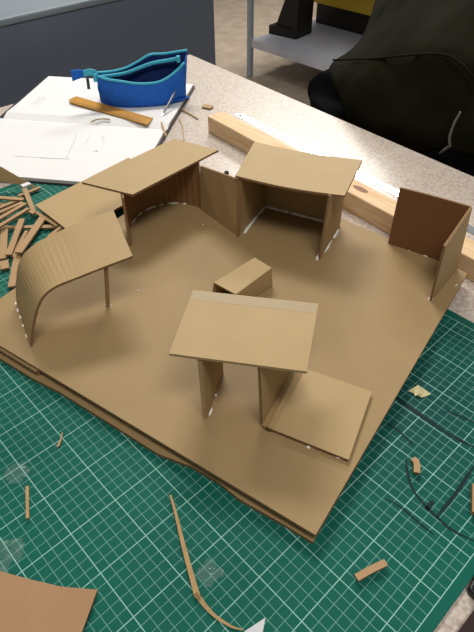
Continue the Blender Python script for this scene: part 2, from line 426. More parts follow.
# --- corner screen (right)
bm = NB()
c0, c1, c2, c3 = B(12.0, 45.7), B(4.4, 46.2), B(1.8, 45.2), B(2.5, 36.7)
ct = at(470, 206.7, ZT+9.9)
bk = [c0, c0.lerp(c2, .33)+BX*.25, c0.lerp(c2, .66)+BX*.35, c2]
t0 = c0+Vector((0, 0, 9.35)); tk = [t0, t0.lerp(ct, .33)+BX*.1, t0.lerp(ct, .66)+BX*.1, ct]
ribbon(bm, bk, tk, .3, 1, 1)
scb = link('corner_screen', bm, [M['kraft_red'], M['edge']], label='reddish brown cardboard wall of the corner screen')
bm = NB(); tf = at(443.3, 245.4, ZT+8.7)
ribbon(bm, [c3, c2], [tf, ct], .32, 1, -1)
sd = link('side_wall', bm, KE, label='pale side wall with a fluted top edge')
gl = gb([(391, 244), (398, 246), (408, 250), (416, 252), (423, 255.5), (429, 257)])
g4 = beads(None, [(gl[0], gl[1]), (gl[2], gl[3]), (gl[4], gl[5])]+[(at(x, y, ZT), at(x+2, y-2.5, ZT)) for x, y in ((428, 300), (431, 300.5), (440, 286), (448, 275.5), (452, 270), (455, 286.5))], .13)
adopt(model, scb); SUB.append((scb, [sd]+g4))

# --- table-like shelter with a folded ramp (front)
bm = NB()
q0 = B(15.7, 5.0); q1 = B(18.0, 11.4)
ribbon(bm, [q0, q1], [at(201.8, 361, ZT+8.55), q1+Vector((.0, 0, 8.6))], .45, 1, 1)
fs = link('flat_roof_shelter', bm, [M['kraft'], M['kraft']], label='cardboard wall under the front flat roof')
bm = NB()
Fp = [at(260.6, 367, ZT+8.75), at(263.0, 425.0, ZT+.45), at(268.5, 427.5, ZT+1.0), at(273, 429.5, ZT+.55), at(348.7, 459.7, ZT+.5)]
Bp = [at(292, 340, ZT+8.75), at(289.8, 373.0, ZT+.45), at(295, 375.5, ZT+1.0), at(299.4, 380.2, ZT+.55), at(372, 391.7, ZT+.55)]
# the rear edge runs on under the roof to the same depth as the ramp's far corner
for i in (1, 2, 3): Bp[i] = Fp[i]+(Bp[i]-Fp[i]).normalized()*9.4
Bp[0] = Bp[1]+Vector((0, 0, 8.3))+(Fp[0]-Fp[1]-Vector((0, 0, 8.3)))
ribbon(bm, Fp, Bp, .33, 1, 1)
rp = link('folded_ramp', bm, KE, label='creased cardboard sheet folded down flat as a ramp')
bm = NB(); slab(bm, [at(193, 290, ZT+9.1), at(318.5, 303.7, ZT+9.1), at(307, 371.5, ZT+9.1), at(169, 353.4, ZT+9.1)], .33)
rf5 = link('roof', bm, [M['kraft'], M['kraft']], label='flat cardboard roof with clear tape along its back edge')
bm = NB(); slab(bm, [at(193.5, 290.3, ZT+9.14), at(318, 304, ZT+9.14), at(316, 313, ZT+9.14), at(190, 299, ZT+9.14)], .03, 0)
tp5 = link('tape_strip', bm, M['tape_flat'], label='strip of clear tape')
g5 = beads(None, [(at(209.5, 416, ZT), at(212, 408, ZT)), (at(215, 397, ZT), at(216, 394, ZT)), (at(221, 374, ZT), at(222, 371, ZT)), (at(336, 456.5, ZT), at(340, 458, ZT)), (at(307, 447, ZT), at(310, 448, ZT))], .18)
adopt(model, fs); SUB.append((fs, [rp, rf5, tp5]+g5))

# --- small square tube (middle)
bm = NB()
ring_n = [(25.7, 21.0), (22.4, 20.9)]; H = 2.9
nr = [B(27.0, 21.7, .05), B(26.6, 21.6, 2.6), B(22.6, 20.9, H), B(22.6, 20.9, .05)]
fr = [B(24.9, 28.8, .05), B(24.8, 28.8, H), B(21.6, 28.1, H), B(21.3, 28.0, .05)]
cc = sum(nr, Vector())/4
def inset(R_): 
    c = sum(R_, Vector())/4; return [c+(q-c)*.84 for q in R_]
ni, fi = inset(nr), inset(fr)
vn, vf, vni, vfi = ([bm.verts.new(q) for q in R_] for R_ in (nr, fr, ni, fi))
for i in range(4):
    j = (i+1) % 4
    quadf(bm, [vn[i], vn[j], vf[j], vf[i]]); quadf(bm, [vni[j], vni[i], vfi[i], vfi[j]])
    quadf(bm, [vn[j], vn[i], vni[i], vni[j]], 1, [(3, 1), (0, 1), (0, 0), (3, 0)]); quadf(bm, [vf[i], vf[j], vfi[j], vfi[i]], 1, [(0, 1), (3, 1), (3, 0), (0, 0)])
tb = bevel(link('square_tube', bm, KE, label='small folded cardboard box tube'), .12)
tb.modifiers['bevel'].segments = 2
adopt(model, tb)
for x, y in ((138, 290.5), (203, 224.5)):
    bm = NB(); c = at(x, y, ZT+.03); bmesh.ops.create_uvsphere(bm, u_segments=8, v_segments=5, radius=.12, matrix=Matrix.Translation(c))
    adopt(model, link('glue_spot', bm, M['glue'], label='white glue spot'))
tag(model, 'cardboard architectural model of small shelters on a square base, standing on the cutting mat', 'model')
# sub-parts: parented under their shelter, whose own frame equals the model's parent inverse
for par, kids in SUB:
    for k in kids: k.parent = par

# ================================================================== LOOSE CARDBOARD SHEETS
bm = NB(); z = 1.62
s1 = at(35, 205, z); s2 = at(67, 229.5, z); dr = (at(100, 172, z)-s1).normalized()
# lies flat beside the baseboard, its far end under the drawing
slab(bm, [s1, s2, s2+(s2-s1).normalized()*1.6+Vector((0,0,.0)), s2+(s2-s1).normalized()*1.6+dr*21, s1+dr*21], .35)
o = link('cardboard_sheet', bm, KE); tag(o, 'flat cardboard sheet behind the curved shelter, beside the scrap strips', 'cardboard sheet')

bm = NB()
k0 = [at(-14, 172, 4.2), at(-2, 166, 4.0), at(38, 188, .6)]
slab(bm, [at(38, 188.5, .5), at(0, 166.5, 4.4), at(-22, 160, 5.4), at(-22, 178, 3.0), at(0, 181, 2.0)], .35)
o = link('cardboard_offcut', bm, KE); tag(o, 'cardboard offcut with one raised corner against the near edge of the open notebook', 'cardboard offcut')

bm = NB()
P = [at(-26, 560, 1.2), at(0, 572, .9), at(30, 580.5, .55), at(62, 588, .4), at(98, 591, .35)]
Q = [at(-26, 645, .4), at(0, 650, .4), at(30, 656, .4), at(55, 660, .36), at(72, 662, .35)]
ribbon(bm, P, Q, .3, 1, 1)
k = link('cardboard_flap', bm, [M['kraft_flap'], M['edge']])
tp_ = []
bm = NB(); ribbon(bm, [at(-20, 570, 1.15), at(3, 577, .98), at(13, 580, .9)], [at(-20, 620, .9), at(0, 626, .62), at(9, 628, .55)], .03, 0, 1)
t_ = link('clear_tape', bm, M['tape_shiny'], label='shiny clear tape'); 
r = empty('taped_cardboard_piece', tuple(at(40, 610, 0))); adopt(r, k, t_)
tag(r, 'brown cardboard piece with shiny clear tape in the near left corner of the mat', 'cardboard piece')

# ================================================================== SCRAP STRIPS
def strip(p0, p1, wd, z0=.36, z1=.36, t=.32, m=None, name='cardboard_strip', bend=0):
    a = at(*p0, z0); b = at(*p1, z1); d = (b-a).normalized(); s = Vector((-d.y, d.x, 0)).normalized()*wd/2
    bm = NB(); n = 5; P, Q = [], []
    for i in range(n):
        tt_ = i/(n-1); c = a.lerp(b, tt_)+s*bend*4*tt_*(1-tt_)
        k = 1+.12*noise.noise(c*3+Vector((0, 0, wd)))
        P.append(c+s*k); Q.append(c-s*k)
    ribbon(bm, P, Q, t, 1 if m is None else 0, 1 if True else -1)
    return link(name, bm, m or [M['kraft_pink'], M['edge']])
G = 'cardboard offcut strips heaped on the far left of the mat'
piles = [
 ((44.5, 217), (19, 254), 1.15, .75, 1.1, 'wide cardboard strip slanting down the right side of the scrap heap'),
 ((18.5, 255), (12, 288), 1.0, .36, .36, 'cardboard strip at the near tip of the scrap heap, touching the baseboard'),
 ((3, 228.5), (62, 227.5), .75, .4, .4, 'long level cardboard strip lying crosswise under the heap'),
 ((5, 229), (3.5, 260), 1.1, .85, .36, 'upright-looking cardboard strip at the far left of the crosswise one'),
 ((22.5, 220), (9, 256), .95, 1.25, .75, 'middle one of three cardboard strips fanned below the crosswise strip'),
 ((27, 232), (13, 258), .55, .4, .36, 'thin cardboard strip half under the wide slanting one'),
 ((24.5, 189), (34.5, 213.5), .8, 1.6, .85, 'short cardboard strip sticking up from the top of the heap'),
 ((19, 197), (40, 188.5), .7, .36, .36, 'small cardboard strip crossing behind the short steep one'),
 ((-8, 198), (24, 200.5), .8, 1.1, 1.1, 'topmost level cardboard strip on the left, below the offcut'),
 ((-8, 212), (23, 199.5), .75, .75, .75, 'second of the parallel strips from the far end of the heap'),
 ((-8, 217), (23, 203.5), .65, 1.1, 1.1, 'third of the parallel strips from the far end of the heap'),
 ((-8, 224), (26, 204.5), .75, 1.45, 1.2, 'fourth of the parallel strips from the far end of the heap'),
 ((-8, 232), (29, 209.5), .7, 1.75, 1.5, 'nearest of the parallel strips, across the middle of the heap'),
 ((4.5, 262), (5.5, 270), 1.25, .36, .36, 'stubby cardboard strip end below the far left strip'),
 ((36, 213), (58, 227), .6, .8, .8, 'dark-edged cardboard strip tucked beside the loose sheet'),
 ((62, 228), (49, 238), .6, .9, .6, 'cardboard strip poking out beside the curved roof'),
 ((25.5, 210), (34.5, 214.5), .6, 1.2, 1.3, 'tiny cardboard strip in the gap of the heap'),
 ((-6, 205), (14, 205.5), .6, .4, .4, 'short strip at the bottom of the heap, mostly covered'),
]
for i, (a, b, wd, z0, z1, lab) in enumerate(piles):
    o = strip(a, b, wd, z0, z1, .3 if i % 3 else .33); tag(o, lab, 'cardboard strip', G)
o = strip((22, 187), (30, 184), .9, 1.95, 1.9, .25, M['white'], 'torn_paper_scrap'); tag(o, 'torn white paper scrap on the tip of the steep strip', 'paper scrap')

# loose bits on the mat
def bits(name, segs, wd, m, label, cat, t=.2, z=.22):
    bm = NB(); pts = [at(x, y, z) for x, y in segs]
    if len(pts) > 2: pts = catmull(pts, 4)
    P, Q = [], []
    for i, c in enumerate(pts):
        d = (pts[min(i+1, len(pts)-1)]-pts[max(i-1, 0)]).normalized(); s = Vector((-d.y, d.x, 0))
        f = i/(len(pts)-1); k = (wd[0]*(1-f)+wd[1]*f) if isinstance(wd, tuple) else wd
        P.append(c+s*k/2); Q.append(c-s*k/2)
    ribbon(bm, P, Q, t, 1 if isinstance(m, list) else 0, 1)
    o = link(name, bm, m); tag(o, label, cat); return o
KP = [M['kraft_pink'], M['edge']]
bits('bent_wooden_sliver', [(170.5, 496), (176, 515), (184, 548), (196, 592), (197.5, 596)], (.18, .6), M['wood_strip'], 'long tan sliver on the mat in front of the model, bent near its tip', 'sliver', .25, .27)
o = bits('curled_fibre', [(197.5, 596), (206, 607), (216, 617), (232, 627), (243, 630)], (.45, .1), M['wood_strip'], 'thin brown fibre trailing from the bent sliver towards the white scrap', 'fibre', .08, .1)
bits('cardboard_splinter', [(62.5, 433), (61, 440), (58, 447)], (.12, .28), KP, 'tiny tan splinter just in front of the baseboard on the left', 'splinter', .12, .14)
bits('short_wooden_stick', [(27.5, 487), (28, 519)], .3, M['wood_strip'], 'short straight tan stick on the mat at left, beside the smudge', 'stick', .2, .22)
bits('kinked_cardboard_scrap', [(412.5, 459.5), (416, 464), (416.5, 474)], .65, KP, 'small kinked cardboard scrap beside the black marker arc', 'cardboard scrap', .3, .32)
bits('cardboard_chip', [(356, 579), (370, 571), (385.5, 563.5)], .62, KP, 'straight cardboard chip on the mat to the right of the board corner', 'cardboard chip', .3, .32)
bits('cardboard_block', [(478, 488), (478, 516)], 1.3, KP, 'cardboard strip end at the right border of the picture', 'cardboard piece', .5, .52)
bm = NB(); slab(bm, [at(245, 631, .5), at(265.5, 617.5, .9), at(262, 636, .5), at(235, 642, .04)], .03, 0)
o = link('white_paper_triangle', bm, M['white']); tag(o, 'pointed white paper scrap at the bottom edge of the picture', 'paper scrap')
# crumpled cream paper
bm = NB()
for poly in ([(408, 391, .1), (418, 385, .6), (431, 394, .3), (422, 397.5, .1), (413, 393, .1)], [(413, 390, .3), (420, 387, .8), (424, 392, .5), (415, 396, .3)]):
    slab(bm, [at(*q) for q in poly], .04, 0)
o = link('crumpled_masking_tape', bm, M['cream']); tag(o, 'crumpled cream scrap of masking tape on the mat by the board edge', 'masking tape')
# clear tape wisps
def wisp(cx_, cy_, lab, rad=1.2, hgt=.35):
    """a crinkled patch of clear tape"""
    bm = NB(); c0_ = at(cx_, cy_, .03); n = 9; g_ = []
    for i in range(n):
        row = []
        for k in range(n):
            u, v = i/(n-1)*2-1, k/(n-1)*2-1
            f = 1+.7*noise.noise(Vector((u*2+cx_, v*2, 4)))
            q = c0_+Vector((u*rad*f*math.sqrt(1-v*v/2), v*rad*f*math.sqrt(1-u*u/2), .02+hgt*abs(noise.noise(Vector((u*2.6+cx_, v*2.6, cy_))))*(1.3-max(abs(u), abs(v)))))
            row.append(bm.verts.new(q))
        g_.append(row)
    for i in range(n-1):
        for k in range(n-1): quadf(bm, [g_[i][k], g_[i+1][k], g_[i+1][k+1], g_[i][k+1]])
    o = link('clear_tape_scrap', bm, M['tape']); tag(o, lab, 'tape scrap')
wisp(17, 473, 'crumpled clear tape scrap on the mat above the short stick', 1.2, .5)
wisp(9, 552, 'crumpled clear tape scrap touching the taped cardboard piece', 1.3, .8)
wisp(209, 573, 'flat clear tape smear right of the bent sliver', 1.0, .1)

# near right corner of the table
bm = NB(); slab(bm, [at(468.5, 588.5, .6), at(482, 602, .6), at(496, 580, .6), at(480, 566, .6)], .9, 0)
o = bevel(link('black_plastic_block', bm, M['black']), .2); tag(o, 'black plastic block at the right border beside the mat corner', 'block')
fr_ = empty('dark_picture_frame', (31, 20, -.3))
A0, A1, A2 = at(456, 634, .2), at(476, 607, .2), at(500, 660, .2)
d1 = (A1-A0).normalized(); d2 = Vector((-d1.y, d1.x, 0)); d2 = d2 if d2.x > 0 else -d2
bm = NB(); c_ = A0-d1*8
def rect(o_, a_, b_, la, lb, z): return [Vector((q.x, q.y, z)) for q in (o_, o_+a_*la, o_+a_*la+b_*lb, o_+b_*lb)]
for (o_, la, lb) in ((c_, 22, 1.0), (c_+d2*9, 22, 1.0)): slab(bm, rect(o_, d1, d2, la, lb, .5), .8, 0)
for (o_, la, lb) in ((c_+d2, 1, 8), (c_+d2+d1*21, 1, 8)): slab(bm, rect(o_, d1, d2, la, lb, .5), .8, 0)
f1 = link('frame', bm, M['darkwood']); bm = NB(); slab(bm, rect(c_+d1+d2, d1, d2, 20, 8, .0), .29, 0); f2 = link('backing', bm, M['grey_in'])
adopt(fr_, f1, f2); tag(fr_, 'dark brown flat frame cut off by the near right corner of the picture', 'frame')

# ================================================================== NOTEBOOK
nb = empty('open_sketchbook', (-80, 45, -.3))
s_ = Vector((.80, .60, 0)); t_d = Vector((.6, -.8, 0))
def NBp(s, t, z): return s_*s+t_d*t+Vector((0, 0, z))
def page(t0, t1, z_lo, th, s0, s1, lift):
    bm = NB(); P, Q, n = [], [], 10
    for i in range(n+1):
        f = i/n; hgt = z_lo+th+lift*math.sin(math.pi*min(1, f*1.0))*.0+.35*math.exp(-((f-.06)/.07)**2)*0
        hgt += lift*(math.exp(-((f-.12)/.13)**2)-math.exp(-((f)/.04)**2)*.9)
        P.append(NBp(s0, t0+(t1-t0)*f, hgt)); Q.append(NBp(s1, t0+(t1-t0)*f, hgt))
    return bm, P, Q
# hard cover below, two page blocks above
bm = NB(); slab(bm, [NBp(-58.4, -60.0, .2), NBp(-20.1, -60.0, .2), NBp(-20.1, -109.2, .2), NBp(-58.4, -109.2, .2)], .18, 0)
cv = link('cover', bm, M['cover'])
bks = []
for (ta, tb_, th, s0, s1) in ((-84.4, -60.4, .62, -58, -20.4), (-84.6, -108.7, .55, -57.0, -20.4)):
    bm = NB(); n = 12; top = []; 
    for i in range(n+1):
        f = i/n; h = .21+th+.18*math.exp(-((f-.10)/.10)**2)-.5*math.exp(-(f/.035)**2)
        top.append((ta+(tb_-ta)*f, h))
    for i in range(n):
        (a, ha), (b, hb) = top[i], top[i+1]
        v = [bm.verts.new(NBp(*q)) for q in ((s0, a, ha), (s1, a, ha), (s1, b, hb), (s0, b, hb), (s0, a, .21), (s1, a, .21), (s1, b, .21), (s0, b, .21))]
        quadf(bm, v[0:4], 0); quadf(bm, [v[4], v[7], v[6], v[5]], 1); quadf(bm, [v[0], v[3], v[7], v[4]], 1); quadf(bm, [v[1], v[5], v[6], v[2]], 1)
        if i == n-1: quadf(bm, [v[3], v[2], v[6], v[7]], 1)
        if i == 0: quadf(bm, [v[0], v[4], v[5], v[1]], 1)
    bmesh.ops.remove_doubles(bm, verts=bm.verts[:], dist=.001)
    bks.append(link('pages', bm, [M['paper'], M['paper_edge']]))
def pline(pts, w_, z):
    P = [at(x, y, z) for x, y in pts]; bm2 = []
    return P
bm = NB()
def draw(pts, wd=.035, z=.86):
    P = [at(x, y, z) for x, y in pts]
    for a, b in zip(P, P[1:]):
        d = (b-a); 
        if d.length < 1e-4: continue
        s = Vector((-d.y, d.x, 0)).normalized()*wd
        slab(bm, [a+s, b+s, b-s, a-s], .012, 0)
draw([(15, 127), (80, 127.5), (66, 159), (14, 156)]); draw([(60, 124), (97, 127), (84, 145)]); draw([(40, 158), (70, 159)])
for i in range(9):
    x = 100+random.uniform(0, 12); y = 128+i*1.6+random.uniform(0, 1); draw([(x, y), (x+2.0, y+.2)], .07)
draw([(93, 151), (98, 151.5), (96, 150)], .08)
sk1 = link('pencil_drawing', bm, M['graphite'], label='faint pencil plan on the near page'); bm = NB()
for i in range(7):
    y = 97+i*2.2; x = 38-i*2.0; draw([(x, y), (x+random.uniform(6, 12), y+.4)], .05, .79)
draw([(72, 107), (95, 110)], .05, .79)
sk = link('pencil_drawing', bm, M['graphite'], label='faint pencil lines and notes')
adopt(nb, cv, *bks, sk, sk1)
tag(nb, 'large open sketchbook with white pages lying under the blue pencil case', 'sketchbook')

# curled olive strip & wooden scale ruler on the sketchbook
bits('curled_paper_strip', [(91, 122.5), (96, 120), (103, 119), (110, 119.5)], .35, M['olive'], 'thin curled olive strip on the sketchbook below the wooden ruler', 'paper strip', .12, 1.12)
rr = empty('wooden_ruler', tuple(at(110, 110, .6)))
zr = 1.32
bm = NB(); c = [at(76, 96.0, zr), at(153, 117.8, zr), at(147, 124.2, zr), at(70.0, 102, zr), at(68.8, 99.4, zr)]
slab(bm, c, .3, 0); ru = bevel(link('ruler_body', bm, M['ruler_wood']), .08)
bm = NB()
for i in range(40):
    f = .04+.92*i/39; a = c[3].lerp(c[2], f)+Vector((0, 0, .01)); b = c[0].lerp(c[1], f)+Vector((0, 0, .01)); l = .28 if i % 5 else .42
    dd = (c[2]-c[3]).normalized()*.05
    slab(bm, [a-dd, a+dd, a.lerp(b, l)+dd, a.lerp(b, l)-dd], .012, 0)
tk_ = link('scale_marks', bm, M['ink'], label='fine dark scale marks')
adopt(rr, ru, tk_); tag(rr, 'yellow wooden scale ruler on the sketchbook in front of the pencil case', 'ruler')

# ================================================================== PENCIL CASE
pc = empty('pencil_case', tuple(at(140, 103, 1)))
fb = [at(97, 92, 2.2), at(105, 103.5, 1.15), at(120, 107.5, .95), at(150, 106, .95), at(182, 101, .1)]
cdir = (fb[4]-fb[1]); cdir.z = 0; cdir.normalize(); nn = Vector((-cdir.y, cdir.x, 0)); 
if nn.dot(R2) < 0: nn = -nn
def onp(x, y, off): return atp(x, y, fb[2]+nn*off, nn)
ftop = [onp(96.5, 76, 1.2), onp(107, 79.5, .6), onp(120, 81.5, .1), onp(138, 84, 0), onp(158, 82.5, 0), onp(172, 75, .5), onp(184.5, 63, 1.2)]
fbot = [onp(98.5, 91, .8), at(102, 102.5, 1.0), at(114, 106.5, .9), at(132, 107.5, .85), at(152, 106.5, .85), at(169, 104.5, .85), at(186.5, 98.5, .85)]
btop = [onp(96.5, 73, 2.0), onp(110, 72, 3.6), onp(125, 68.5, 4.5), onp(138, 62, 5), onp(150, 55, 5), onp(165, 54, 4.6), onp(187, 50.5, 2.6)]
bbot = [q+nn*o_ for q, o_ in zip(fbot, (.8, 3.5, 4.5, 4.8, 4.8, 4.4, 1.5))]
for q in bbot: q.z = max(q.z, .88)
FT, FB_, BT, BB_ = catmull(ftop, 5), catmull(fbot, 5), catmull(btop, 5), catmull(bbot, 5)
def clothgrid(bm, T, Bt, out, off=0, rows=8, mi=0, bulge=1.1):
    g_ = []
    for i in range(len(T)):
        e = math.sin(math.pi*i/(len(T)-1))**.5 if 0 < i < len(T)-1 else 0
        col_ = []
        for k in range(rows+1):
            f = k/rows; q = T[i].lerp(Bt[i], f)+out*(bulge*math.sin(math.pi*f)*e+.22*noise.noise(T[i].lerp(Bt[i], f)*.45)*math.sin(math.pi*f)+off)
            col_.append(bm.verts.new(q))
        g_.append(col_)
    for i in range(len(T)-1):
        for k in range(rows): quadf(bm, [g_[i][k], g_[i][k+1], g_[i+1][k+1], g_[i+1][k]], mi)
    return g_
bm = NB()
clothgrid(bm, FT, FB_, -nn, bulge=.6); clothgrid(bm, BT, BB_, nn, bulge=.9)
ring = FB_+BB_[::-1]
for i in range(len(FB_)-1):
    quadf(bm, [bm.verts.new(q) for q in (FB_[i], BB_[i], BB_[i+1], FB_[i+1])])
for e in (0, -1):
    quadf(bm, [bm.verts.new(q) for q in (FT[e], FB_[e], BB_[e], BT[e])])
bmesh.ops.remove_doubles(bm, verts=bm.verts[:], dist=.01)
po = link('pouch', bm, M['blue'], smooth=True)
sm_ = po.modifiers.new('thick', 'SOLIDIFY'); sm_.thickness = .0012; sm_.offset = -1
bm = NB()
LF = [q+nn*.35-Vector((0, 0, .15)) for q in FT]; LB = [q-nn*.3-Vector((0, 0, .15)) for q in BT]
clothgrid(bm, LF, [q+nn*.5+Vector((0, 0, .4)) for q in FB_], -nn, bulge=.6); clothgrid(bm, LB, [q-nn*.3+Vector((0, 0, .4)) for q in BB_], nn, bulge=.5)
for i in range(len(FB_)-1): quadf(bm, [bm.verts.new(q+Vector((0, 0, .4))) for q in (FB_[i], BB_[i], BB_[i+1], FB_[i+1])])
li = link('lining', bm, M['blue_in'], smooth=True)
def band(bm, T, h_, t_, out):
    ribbon(bm, [q+Vector((0, 0, .1)) for q in T], [q-Vector((0, 0, h_)) for q in T], t_, 0, 1)
zs = []
for T, h_ in ((FT, .55), (BT, .45)):
    bm = NB(); tube(bm, [q+Vector((0, 0, .05)) for q in T], .3, 8, True)
    zs.append(link('zip_tape', bm, M['teal'], smooth=True))
bm = NB(); mid = catmull([onp(100, 77, 1.2), onp(113, 75.5, 2.4), onp(128, 72.5, 3.2), onp(150, 64, 3.4), onp(168, 60.5, 2.8), onp(179, 58.5, 1.8)], 5)
tube(bm, mid, .26, 8, True, 1.6); zs.append(link('zip_tape', bm, M['teal'], smooth=True))
bm = NB(); tube(bm, [onp(178, 56, 1.4), onp(178.5, 62, 1.4)], .42, 8); zs.append(link('zip_slider', bm, M['teal']))
bm = NB(); tube(bm, [onp(95, 73.5, 1.0), onp(95.5, 81.5, 1.0)], .45, 8); zs.append(link('zip_slider', bm, M['teal']))
bm = NB(); ribbon(bm, [onp(96, 70.5, 1.3), onp(90, 69, 1.2), onp(82, 71, 1.1)], [onp(96, 76.5, 1.3), onp(89, 75.5, 1.2), onp(83, 77, 1.1)], .3, 0, 1); zs.append(link('tab', bm, M['teal'], label='teal fabric end tab'))
bm = NB(); ribbon(bm, [onp(83, 70.5, 1.0), onp(76, 70, .9), onp(71, 71.5, .8)], [onp(83.5, 77.5, 1.0), onp(77, 79.5, .9), onp(72.5, 81.5, .8)], .4, 0, 1); zs.append(link('tab_end', bm, M['blue']))
bm = NB(); ribbon(bm, [onp(86, 78, 1.4), onp(89, 78.5, 1.3)], [onp(87.5, 89, 1.3), onp(90.5, 89, 1.2)], .15, 0, 1); zs.append(link('side_label', bm, M['grey_tab'], label='small dark grey side tag'))
bm = NB(); ribbon(bm, [at(176, 100, 1.6), at(184, 98, 1.6)], [at(178, 104, .2), at(190, 96, .2)], .2, 0, 1); 
zs.append(link('corner_flap', bm, M['blue']))
adopt(pc, po, li, *zs)
tag(pc, 'open blue fabric pencil case with teal zip edges, standing on the sketchbook', 'pencil case')

# cutter pencil at the book edge
pn_ = empty('craft_knife', tuple(at(163, 112, .95)))
bm = NB(); a, b = at(163.5, 113, 1.3), at(175.5, 91, 3.6); tube(bm, [a, a.lerp(b, .12), a.lerp(b, .92), b], [.1, .22, .24, .14], 10); h1 = link('handle', bm, M['knife'], smooth=True)
bm = NB(); d = (b-a).normalized(); a2 = a-d*1.4; sd_ = Vector((-d.y, d.x, 0)).normalized()
slab(bm, [a+sd_*.22, a-sd_*.22, a2], .05, 0); h2 = link('blade', bm, M['steel'])
adopt(pn_, h1, h2); tag(pn_, 'thin silver craft knife leaning on the pencil case at the sketchbook edge', 'craft knife')

# table litter
bits('thin_wood_sliver', [(177, 107.5), (188, 113), (198, 119)], .35, M['wood_strip'], 'thin wooden sliver on the table just right of the sketchbook edge', 'sliver', .15, -.13)
bits('bent_twig', [(179, 119), (182.5, 127), (184, 141)], .22, M['wood_strip'], 'fine bent twig-like sliver lying along the table behind the arc-wall roof', 'sliver', .1, -.18)
bits('short_splinter', [(161.5, 122.5), (164, 130), (166, 136)], .3, M['wood_strip'], 'small splinter across the edge of the sketchbook', 'splinter', .1, 1.15)
bits('tan_card_chip', [(203, 106), (212, 108)], 1.6, M['wood_strip'], 'small tan chip on the bare table left of the wood block', 'chip', .2, -.08)
bm = NB(); tube(bm, [at(226.5, 173, -.29), at(226.5, 173, .2), at(226.5, 173, .28)], [.45, .45, .25], 10); o = link('dark_bead', bm, M['grey_tab']); tag(o, 'tiny dark bead on the table behind the plain side panel', 'bead')

# ================================================================== WOOD BLOCK + STEEL RULE
wb = empty('pine_batten', (-30, 62, -.3))
zt = 3.2
a0 = at(207.4, 115.8, zt); a1 = at(392.6, 215.6, zt); e0 = at(220, 111.0, zt)
dx = (a1-a0).normalized(); ln = 64.5; pw = Vector((-dx.y, dx.x, 0)); wd_ = 3.9
bm = NB()
lo = [a0, a0+dx*ln, a0+dx*ln+pw*wd_, a0+pw*wd_]
top = [bm.verts.new(q) for q in lo]; bot = [bm.verts.new(Vector((q.x, q.y, -.3))) for q in lo]
quadf(bm, top, 0); quadf(bm, bot[::-1], 0)
for i in range(4):
    j = (i+1) % 4; quadf(bm, [top[i], bot[i], bot[j], top[j]], 1 if i in (1, 3) else 0)
bt = bevel(link('batten_body', bm, [M['pine'], M['pine_end']]), .2)
bm = NB(); kc = at(360.5, 189, zt+.01); pts = []
for i in range(16):
    an = 2*math.pi*i/16; pts.append(kc+dx*(1.55*math.cos(an))+pw*(.62*math.sin(an)))
slab(bm, pts, .02, 0); kn = link('knot', bm, M['knot'], label='dark oval knot')
adopt(wb, bt, kn); tag(wb, 'long pale pine batten with a dark knot, on the table behind the model', 'wood batten')
sr = empty('steel_rule', tuple(at(300, 145, zt)))
zr = zt+.13
p0 = at(233, 113.5, zr); p1 = at(396, 194.5, zr); rd = (p1-p0).normalized(); rp_ = Vector((-rd.y, rd.x, 0)); p0 = at(235, 115.6, zr)
bm = NB(); R_ = []
for i in range(7):
    an = math.pi/2+math.pi*i/6; R_.append(p0+rp_*.9+rd*(.9*math.cos(an))*.7+rp_*(.9*math.sin(an)))
R_ = [p0+rd*61, p0+rd*61+rp_*1.8]+R_
slab(bm, R_, .1, 0); rb = link('rule_blade', bm, M['steel'])
bm = NB()
hc = p0+rp_*.9+rd*.6+Vector((0, 0, .015)); slab(bm, [hc+rd*(.3*math.cos(t*math.pi/5))+rp_*(.3*math.sin(t*math.pi/5)) for t in range(10)], .01, 0)
for i in range(6):
    c = p0+rd*(2.6+i*.75)+rp_*(1.1)+Vector((0, 0, .015)); slab(bm, [c, c+rd*.4, c+rd*.4+rp_*.16, c+rp_*.16], .01, 0)
for i in range(110):
    c = p0+rd*(2+i*.5)+Vector((0, 0, .015)); h_ = .5 if i % 2 == 0 else .3
    slab(bm, [c, c+rd*.06, c+rd*.06+rp_*h_, c+rp_*h_], .01, 0)
rm = link('engraved_marks', bm, M['grey_tab'], label='dark hanging hole and graduations')
adopt(sr, rb, rm); tag(sr, 'shiny steel rule lying along the top of the pine batten', 'ruler')

# ================================================================== BACKGROUND
cb = empty('grey_cabinet', (-160, 60, -79))
bm = NB(); box(bm, (-190, -80, -79), (-127, 122, 9.2)); c1_ = bevel(link('cabinet_body', bm, M['cabinet']), .4)
bm = NB(); box(bm, (-191, -81, 9.2), (-126.4, 122.6, 11)); c2_ = bevel(link('cabinet_top', bm, M['cab_top']), .5)
adopt(cb, c1_, c2_); tag(cb, 'blue-grey painted cabinet with a paler top behind the table', 'cabinet')

ct_ = empty('steel_workbench', (-190, 290, -79))
X0, X1, Y0, Y1 = -236, -95, 246, 336
L_ = []
for x, y in ((X0, Y0), (X1, Y0), (X0, Y1), (X1, Y1), (-203, Y1)):
    bm = NB(); box(bm, (x-1.5, y-1.5, -79), (x+1.5, y+1.5, 2)); L_.append(bevel(link('leg', bm, M['cart']), .3))
bm = NB(); box(bm, (X0+1, Y0, -58.2), (X1, Y1, -57)); box(bm, (X0+1, Y0-.4, -61.5), (X1, Y0, -57)); sh = link('lower_shelf', bm, M['shelf'])
bm = NB(); box(bm, (X0-4, Y0-4, 2), (X1+4, Y1+4, 5)); tp2 = link('bench_top', bm, M['cart'])
adopt(ct_, sh, tp2, *L_); tag(ct_, 'grey steel workbench with a worn lower shelf standing on the floor', 'workbench')
